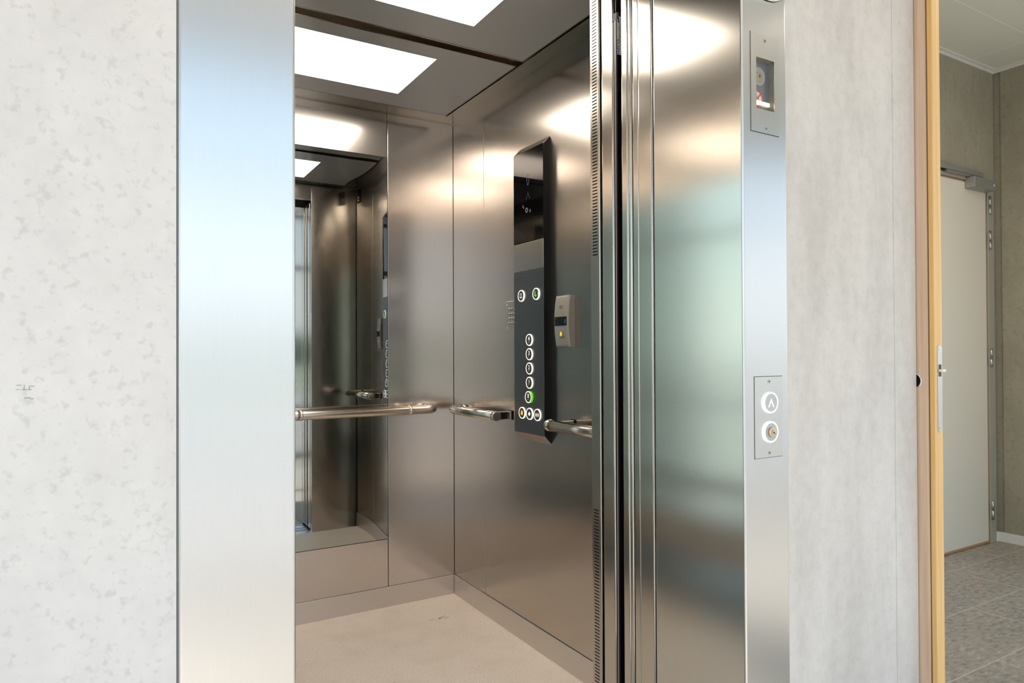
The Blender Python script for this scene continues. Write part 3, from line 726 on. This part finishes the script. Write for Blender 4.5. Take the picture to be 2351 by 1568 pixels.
bm = bmesh.new(); mm_ = frame_mtx((bx-.0016, 2.0075, 1.2015), (0,-1,0), (0,0,1)); poly(bm, [(a*.8, b*.8) for a, b in BELL], mm_, .0003); poly(bm, arc((0,-.0062), .0018, 0, 360, 12)[:-1], mm_, .0003)
obj('bell_symbol', bm, 'glyph_yellow', ab)
kp = thing('keypad', 'small steel keypad plate partly hidden behind the control panel', 'keypad', (XR, 2.398, 1.224))
bm = bmesh.new(); box(bm, XR-.0025, XR, 2.352, 2.4465, 1.224, 1.3455, bev=.0012); obj('plate', bm, 'steel', kp)
for y in (2.4195, 2.399, 2.379):
    for z in (1.3125, 1.2933, 1.274, 1.255):
        bm = bmesh.new(); cyl(bm, (XR-.0025, y, z), (-1,0,0), .0052, .0040, 20, r2=.0042); k_ = obj('key', bm, 'satin', kp)
        bm = bmesh.new(); cyl(bm, (XR-.0065, y-.0008, z), (-1,0,0), .0028, .0003, 14); obj('key_top', bm, 'rail_dark', k_)
for z in (1.3295, 1.2365):
    bm = bmesh.new(); cyl(bm, (XR-.0025, 2.4365, z), (-1,0,0), .0035, .0012, 18, bev=.0005); obj('screw', bm, 'chrome', kp)

# ------------------------------------------------------------------ plates on the right jamb
def plate_with_hole(bm, x0, x1, z0, z1, h, y0, y1):
    xs = [x0, h[0], h[1], x1] if h else [x0, x1]; zs = [z0, h[2], h[3], z1] if h else [z0, z1]
    for i in range(3):
        for j in range(3):
            if (i, j) != (1, 1):
                for y in (y0, y1): bm.faces.new([bm.verts.new((xs[i], y, zs[j])), bm.verts.new((xs[i+1], y, zs[j])), bm.verts.new((xs[i+1], y, zs[j+1])), bm.verts.new((xs[i], y, zs[j+1]))])
    for (xa, xb, za, zb) in ((x0,x1,z0,z0),(x0,x1,z1,z1),(x0,x0,z0,z1),(x1,x1,z0,z1),(h[0],h[1],h[2],h[2]),(h[0],h[1],h[3],h[3]),(h[0],h[0],h[2],h[3]),(h[1],h[1],h[2],h[3])):
        bm.faces.new([bm.verts.new((xa,y0,za)), bm.verts.new((xb,y0,zb)), bm.verts.new((xb,y1,zb)), bm.verts.new((xa,y1,za))])
    bmesh.ops.remove_doubles(bm, verts=bm.verts, dist=1e-6)
def screw(parent, x, y, z):
    bm = bmesh.new(); cyl(bm, (x, y, z), (0,-1,0), .0040, .0008, 24, bev=.0003); s = obj('screw', bm, 'satin', parent)
    bm = bmesh.new(); cyl(bm, (x, y-.0008, z), (0,-1,0), .0015, .0002, 6); obj('screw_socket', bm, 'black', s)
def gap_lines(bm, x0, x1, z0, z1):
    g = .0009
    for a in ((x0-g,x1+g,z0-g,z0),(x0-g,x1+g,z1,z1+g),(x0-g,x0,z0,z1),(x1,x1+g,z0,z1)): box(bm, a[0], a[1], YF-.0002, YF+.0005, a[2], a[3])
ky = thing('key_box', 'steel plate on the frame with a small window over a lock and red sign', 'key box', (1.1955, YF, 1.6))
bm = bmesh.new(); plate_with_hole(bm, 1.1525, 1.2395, 1.597, 1.8035, (1.1685, 1.2245, 1.6465, 1.7540), YF-.0016, YF-.0002); obj('cover_plate', bm, 'steel_plate', ky)
bm = bmesh.new(); gap_lines(bm, 1.1525, 1.2395, 1.597, 1.8035); obj('joint', bm, 'void', ky)
screw(ky, 1.1955, YF-.0016, 1.792); screw(ky, 1.1975, YF-.0016, 1.607)
bobj('inner_plate', (1.1682, 1.2248, .9846, .9858, 1.6462, 1.7543), simple('inner_plate', (.30,.33,.40), .35, .7), ky, label='bluish recessed plate')
bm = bmesh.new(); cyl(bm, (1.1930, .9846, 1.7215), (0,-1,0), .0195, .0022, 40, bev=.0006); lk = obj('lock', bm, 'chrome', ky)
bm = bmesh.new(); cyl(bm, (1.1930, .9824, 1.7215), (0,-1,0), .0098, .0018, 32, bev=.0004); obj('cylinder', bm, 'brass', lk)
bm = bmesh.new(); box(bm, 1.1920, 1.1940, .9802, .9806, 1.7185, 1.7250); obj('keyhole', bm, 'black', lk)
bm = bmesh.new(); c_ = (1.1885, .9846, 1.6745)
poly(bm, arc((0,0), .0165, 0, 360, 40)[:-1], frame_mtx(c_, (1,0,0), (0,0,1)), .0004); sg = obj('prohibition_sign', bm, 'sign_white', ky, label='round red and white prohibition sign')
bm = bmesh.new(); annulus(bm, (c_[0], c_[1]-.0004, c_[2]), (0,-1,0), .0185, .0140, .0004, bev=.0001)
poly(bm, [(-.0115,-.009),(-.009,-.0115),(.0115,.009),(.009,.0115)], frame_mtx((c_[0], c_[1]-.0004, c_[2]), (1,0,0), (0,0,1)), .0004); obj('red_band', bm, 'red', sg)
bm = bmesh.new()
for a in ((-.008,-.0072,-.006,.008),(-.002,-.0012,-.010,.010),(.004,.0048,-.008,.004)): box(bm, c_[0]+a[0], c_[0]+a[1], c_[1]-.0007, c_[1]-.0004, c_[2]+a[2], c_[2]+a[3])
box(bm, c_[0]-.009, c_[0]+.005, c_[1]-.0007, c_[1]-.0004, c_[2]+.001, c_[2]+.0018); obj('pictogram', bm, 'etch', sg)
bobj('glare_strip', (1.1685, 1.2245, .9815, .9830, 1.6610, 1.6690), 'warmglare', ky, label='warm strip of reflected lamp light')  # glowing strip stands in for a lamp's reflection in the glass
bobj('glass', (1.1680, 1.2250, YF+.0004, YF+.0012, 1.6460, 1.7545), 'cover', ky, label='small glass window')
cb = thing('call_button_panel', 'steel elevator call panel with lit up arrow button and key switch', 'call panel', (1.2005, YF, .915))
bm = bmesh.new(); box(bm, 1.1573, 1.2438, YF-.0014, YF-.0002, .9155, 1.0853, bev=.0004); obj('plate', bm, 'steel_plate', cb)
bm = bmesh.new(); gap_lines(bm, 1.1573, 1.2438, .9155, 1.0853); obj('joint', bm, 'void', cb)
screw(cb, 1.2012, YF-.0014, 1.0748); screw(cb, 1.2012, YF-.0014, .9253)
yp = YF-.0014
bm = bmesh.new(); cyl(bm, (1.2035, yp, 1.0305), (0,-1,0), .0191, .0036, 48); ub = obj('call_button', bm, 'callcap', cb, label='round call button with an up arrow')
bm = bmesh.new(); annulus(bm, (1.2035, yp, 1.0305), (0,-1,0), .0222, .0191, .0040); obj('light_ring', bm, 'ring_white', ub, label='bright white ring')
bm = bmesh.new(); mm_ = frame_mtx((1.2035, yp-.0036, 1.0305), (1,0,0), (0,0,1))
poly(bm, [(0,.0085),(-.0088,-.0085),(-.0066,-.0096),(0,.0038)], mm_, .0003); poly(bm, [(0,.0085),(0,.0038),(.0066,-.0096),(.0088,-.0085)], mm_, .0003); obj('arrow', bm, 'ring_white', ub, label='white up arrow')
bm = bmesh.new(); cyl(bm, (1.2035, yp, .9688), (0,-1,0), .0191, .0036, 48); kb = obj('key_switch', bm, 'callcap', cb, label='round key switch')
bm = bmesh.new(); annulus(bm, (1.2035, yp, .9688), (0,-1,0), .0222, .0191, .0040); obj('light_ring', bm, 'ring_white', kb, label='bright white ring')
bm = bmesh.new(); cyl(bm, (1.2035, yp-.0036, .9688), (0,-1,0), .0108, .0051, 36, bev=.001, mi=0); cyl(bm, (1.2035, yp-.0087, .9680), (0,-1,0), .0058, .0012, 24, bev=.0004); obj('lock_cylinder', bm, 'brass', kb, label='brassy lock cylinder')
bm = bmesh.new(); poly(bm, [(-.0035,.0012),(.0025,-.0028),(.0035,-.0012),(-.0025,.0028)], frame_mtx((1.2035, yp-.0099, .9680), (1,0,0), (0,0,1)), .0003); obj('key_slot', bm, 'black', kb)
# round lamp on the frame, cut by the upper edge of the photo
lp = thing('wall_lamp', 'round pale green domed lamp on the steel frame above the key box', 'lamp', (1.205, YF, 1.9655))
bm = bmesh.new(); cyl(bm, (1.205, YF, 1.9655), (0,-1,0), .0855, .0022, 72); obj('gasket', bm, 'black', lp)
bm = bmesh.new(); rows = []; rs = .085
for i in range(13):
    t = R(90*i/12); rr, yy = rs*math.cos(t), YF-.0022-.040*math.sin(t)
    rows.append([bm.verts.new((1.205+max(rr,.0004)*math.cos(2*math.pi*k/72), yy, 1.9655+max(rr,.0004)*math.sin(2*math.pi*k/72))) for k in range(72)])
for p, q in zip(rows, rows[1:]):
    for k in range(72):
        f_ = bm.faces.new((p[k], p[(k+1)%72], q[(k+1)%72], q[k])); f_.smooth = True
obj('dome', bm, 'lampglass', lp, label='translucent pale green dome')

# ------------------------------------------------------------------ wooden sliding door (in its pocket)
wd = thing('sliding_door', 'open oak sliding door leaf with lock plate beside the concrete wall', 'door', (1.7805, .93, 0))
LX, LX2, LY = 1.7628, 1.7985, .930
bobj('leaf', (LX, LX2, .9455, 1.86, .01, 2.145), 'oak', wd)
bobj('groove', (LX+.004, LX2-.002, .9425, .9455, .01, 2.145), 'wood_groove', wd)
bm = bmesh.new(); box(bm, LX, LX2, LY, .9425, .01, 2.145, bev=.0014); obj('lipping', bm, 'pine', wd, label='golden wooden edge strip')
yl = LY
bm = bmesh.new()
fpx, hw = 1.7843, .0100; pts = [(fpx+a, z) for a, z in ([(hw*math.cos(R(t)), 1.142+hw*math.sin(R(t))) for t in range(0,181,15)] + [(hw*math.cos(R(t)), .9445+hw*math.sin(R(t))) for t in range(180,361,15)])]
poly(bm, pts, frame_mtx((0, yl, 0), (1,0,0), (0,0,1)), .0012); fp = obj('lock_plate', bm, 'satin', wd, label='grey steel lock faceplate')
for z in (1.1405, .9465):
    bm = bmesh.new(); cyl(bm, (fpx, yl-.0012, z), (0,-1,0), .0042, .0008, 20, bev=.0003); s_ = obj('screw', bm, 'chrome', fp)
    bm = bmesh.new(); cyl(bm, (fpx, yl-.002, z), (0,-1,0), .0015, .0002, 6); obj('screw_socket', bm, 'black', s_)
bobj('latch_opening', (fpx-.0062, fpx+.0062, yl-.0015, yl-.0012, 1.0735, 1.1035), 'wood_groove', fp)
bobj('latch_bolt', (fpx-.0072, fpx+.0072, yl-.012, yl-.0015, 1.0855, 1.0915), 'sign_white', fp, bev=.0008)
bm = bmesh.new(); annulus(bm, (LX, .9815, 1.062), (-1,0,0), .0213, .0175, .0035, bev=.0012); cyl(bm, (LX, .9815, 1.062), (-1,0,0), .0176, .0012, 36, mi=1)
obj('finger_pull', bm, ['chrome', 'black'], wd, label='round chrome finger pull with dark centre')

# ------------------------------------------------------------------ white door of the side room
dr = bpy.data.objects.new('door_1', None); COL.objects.link(dr); dr.location = (3.95, 2.07, 0); dr['kind'] = 'structure'; dr['label'] = 'white door with overhead closer in the grey concrete wall'; WL['door_1'] = Vector((3.95, 2.07, 0))
DX1 = 4.4835; DY = 2.063
bobj('leaf', (3.432, DX1-.008, DY, 2.1, .016, 2.104), 'door_white', dr, bev=.0015)
bobj('edge_strip', (DX1-.008, DX1+.002, DY+.003, 2.1, .016, 2.104), 'door_core', dr, label='brown wooden edge')
bobj('edge_strip', (3.432, DX1, DY-.0012, 2.1, .004, .016), 'door_core', dr, label='brown wooden bottom edge')
bobj('edge_strip', (3.432, DX1, DY+.003, 2.1, 2.104, 2.112), 'door_core', dr, label='brown wooden top edge')
bm = bmesh.new(); box(bm, DX1+.004, 4.553, 2.056, 2.2, 0, 2.135, bev=.003); box(bm, 3.36, 3.428, 2.056, 2.2, 0, 2.135, bev=.003); box(bm, 3.428, DX1+.004, 2.056, 2.2, 2.114, 2.135); obj('door_frame', bm, 'frame_grey', dr, label='grey green steel door frame')
for za, zb in ((1.937,2.045), (1.732,1.840), (1.038,1.1466), (.138,.250)):
    bm = bmesh.new(); zm = (za+zb)/2; cyl(bm, (4.502, DY-.010, za), (0,0,1), .0085, zm-za-.0008, 20); cyl(bm, (4.502, DY-.010, zm+.0008), (0,0,1), .0085, zb-zm-.0008, 20)
    h_ = obj('hinge', bm, 'satin', dr)
    bobj('hinge_leaf', (DX1-.001, 4.502, DY-.0055, DY-.0035, za+.004, zb-.004), 'frame_grey', h_)
cl = bobj('door_closer', (4.243, 4.472, 2.008, DY, 2.064, 2.127), 'closer', dr, bev=.002)
bm = bmesh.new()
for i in range(5):
    for j in range(4): box(bm, 4.2426, 4.2430, 2.014+i*.009, 2.0175+i*.009, 2.074+j*.0125, 2.0775+j*.0125)
obj('vent_dot', bm, 'closer_side', cl)
bm = bmesh.new(); box(bm, 4.452, 4.466, 2.0076, 2.008, 2.098, 2.103); box(bm, 4.454, 4.466, 2.0076, 2.008, 2.090, 2.0945); obj('maker_mark', bm, 'sign_white', cl)
bm = bmesh.new(); box(bm, 3.90, 4.385, 2.030, 2.056, 2.139, 2.167, bev=.001); obj('closer_rail', bm, 'closer', dr)
bobj('rail_slot', (3.90, 4.380, 2.034, 2.052, 2.1382, 2.139), 'black', dr)
bobj('closer_arm', (4.0, 4.30, 2.034, 2.050, 2.1285, 2.138), 'closer', dr)

# ------------------------------------------------------------------ unseen lamps added to brighten the landing and the side room
def added_lamp(x, y, z, label, p):
    t = thing('added_ceiling_lamp', label, 'ceiling lamp', (x, y, z), 'unseen round ceiling lamps added for light')
    bm = bmesh.new(); annulus(bm, (x, y, z), (0,0,-1), .17, .15, .06); obj('rim', bm, 'white_paint', t)
    bm = bmesh.new(); cyl(bm, (x, y, z), (0,0,-1), .15, .05, 48); obj('diffuser', bm, simple('added_lamp_diffuser', (.9,.9,.9), .5, 0, .2, (1,.88,.72), p), t)
added_lamp(-.55, -.35, 2.8, 'added round ceiling lamp of the landing away from the doorway', 14)
added_lamp(1.05, -.35, 2.8, 'added round ceiling lamp of the landing near the doorway', 14)
added_lamp(3.1, .5, 2.815, 'added round fill lamp of the side room near its middle', 32)
added_lamp(2.6, 1.35, 2.815, 'added round fill lamp of the side room near the white door', 32)

# ------------------------------------------------------------------ sky, sun, camera
W = bpy.data.worlds.new('World'); S.world = W; W.use_nodes = True; nt = W.node_tree; nt.nodes.clear()
o = N(nt, 'ShaderNodeOutputWorld'); bg = N(nt, 'ShaderNodeBackground'); tc = N(nt, 'ShaderNodeTexCoord'); sp = N(nt, 'ShaderNodeSeparateXYZ')
L(nt, tc.outputs['Generated'], sp.inputs[0])
rp = ramp(nt, sp.outputs[2], [(0, (.92,.95,1.0)), (.10, (.86,.93,1.0)), (.28, (.56,.78,1.0)), (.6, (.34,.58,.95))])
L(nt, rp.outputs[0], bg.inputs[0]); bg.inputs[1].default_value = 1.7; L(nt, bg.outputs[0], o.inputs[0])
sl = bpy.data.lights.new('sun', 'SUN'); sl.energy = 9; sl.angle = R(.53); sl.color = (1,.965,.92)
so = bpy.data.objects.new('sun', sl); COL.objects.link(so); so.location = (-3, -8, 9)
so.rotation_euler = Vector((.18, .80, -.93)).to_track_quat('-Z', 'Y').to_euler()

cam = bpy.data.cameras.new('camera'); co = bpy.data.objects.new('camera', cam); COL.objects.link(co)
cam.sensor_fit = 'HORIZONTAL'; cam.sensor_width = 36; cam.lens = 1578/2351*36; cam.shift_y = 9.616/2351; cam.clip_start = .01; cam.clip_end = 300
yaw, pit, rol = R(30.608), R(.49), R(.2387)
f = Vector((math.sin(yaw)*math.cos(pit), math.cos(yaw)*math.cos(pit), math.sin(pit))); r = Vector((math.cos(yaw), -math.sin(yaw), 0)); u = r.cross(f)
r2 = r*math.cos(rol) - u*math.sin(rol); u2 = u*math.cos(rol) + r*math.sin(rol)
co.matrix_world = Matrix((( r2.x, u2.x, -f.x, 0), (r2.y, u2.y, -f.y, 0), (r2.z, u2.z, -f.z, 1.14), (0,0,0,1)))
S.camera = co
S.view_settings.view_transform = 'Standard'; S.view_settings.look = 'None'; S.view_settings.gamma = 1; S.view_settings.exposure = .42
c = S.cycles
c.max_bounces = 11; c.glossy_bounces = 9; c.diffuse_bounces = 5; c.use_adaptive_sampling = True; c.adaptive_threshold = .03; c.transparent_max_bounces = 12; c.sample_clamp_indirect = 6; c.blur_glossy = .3
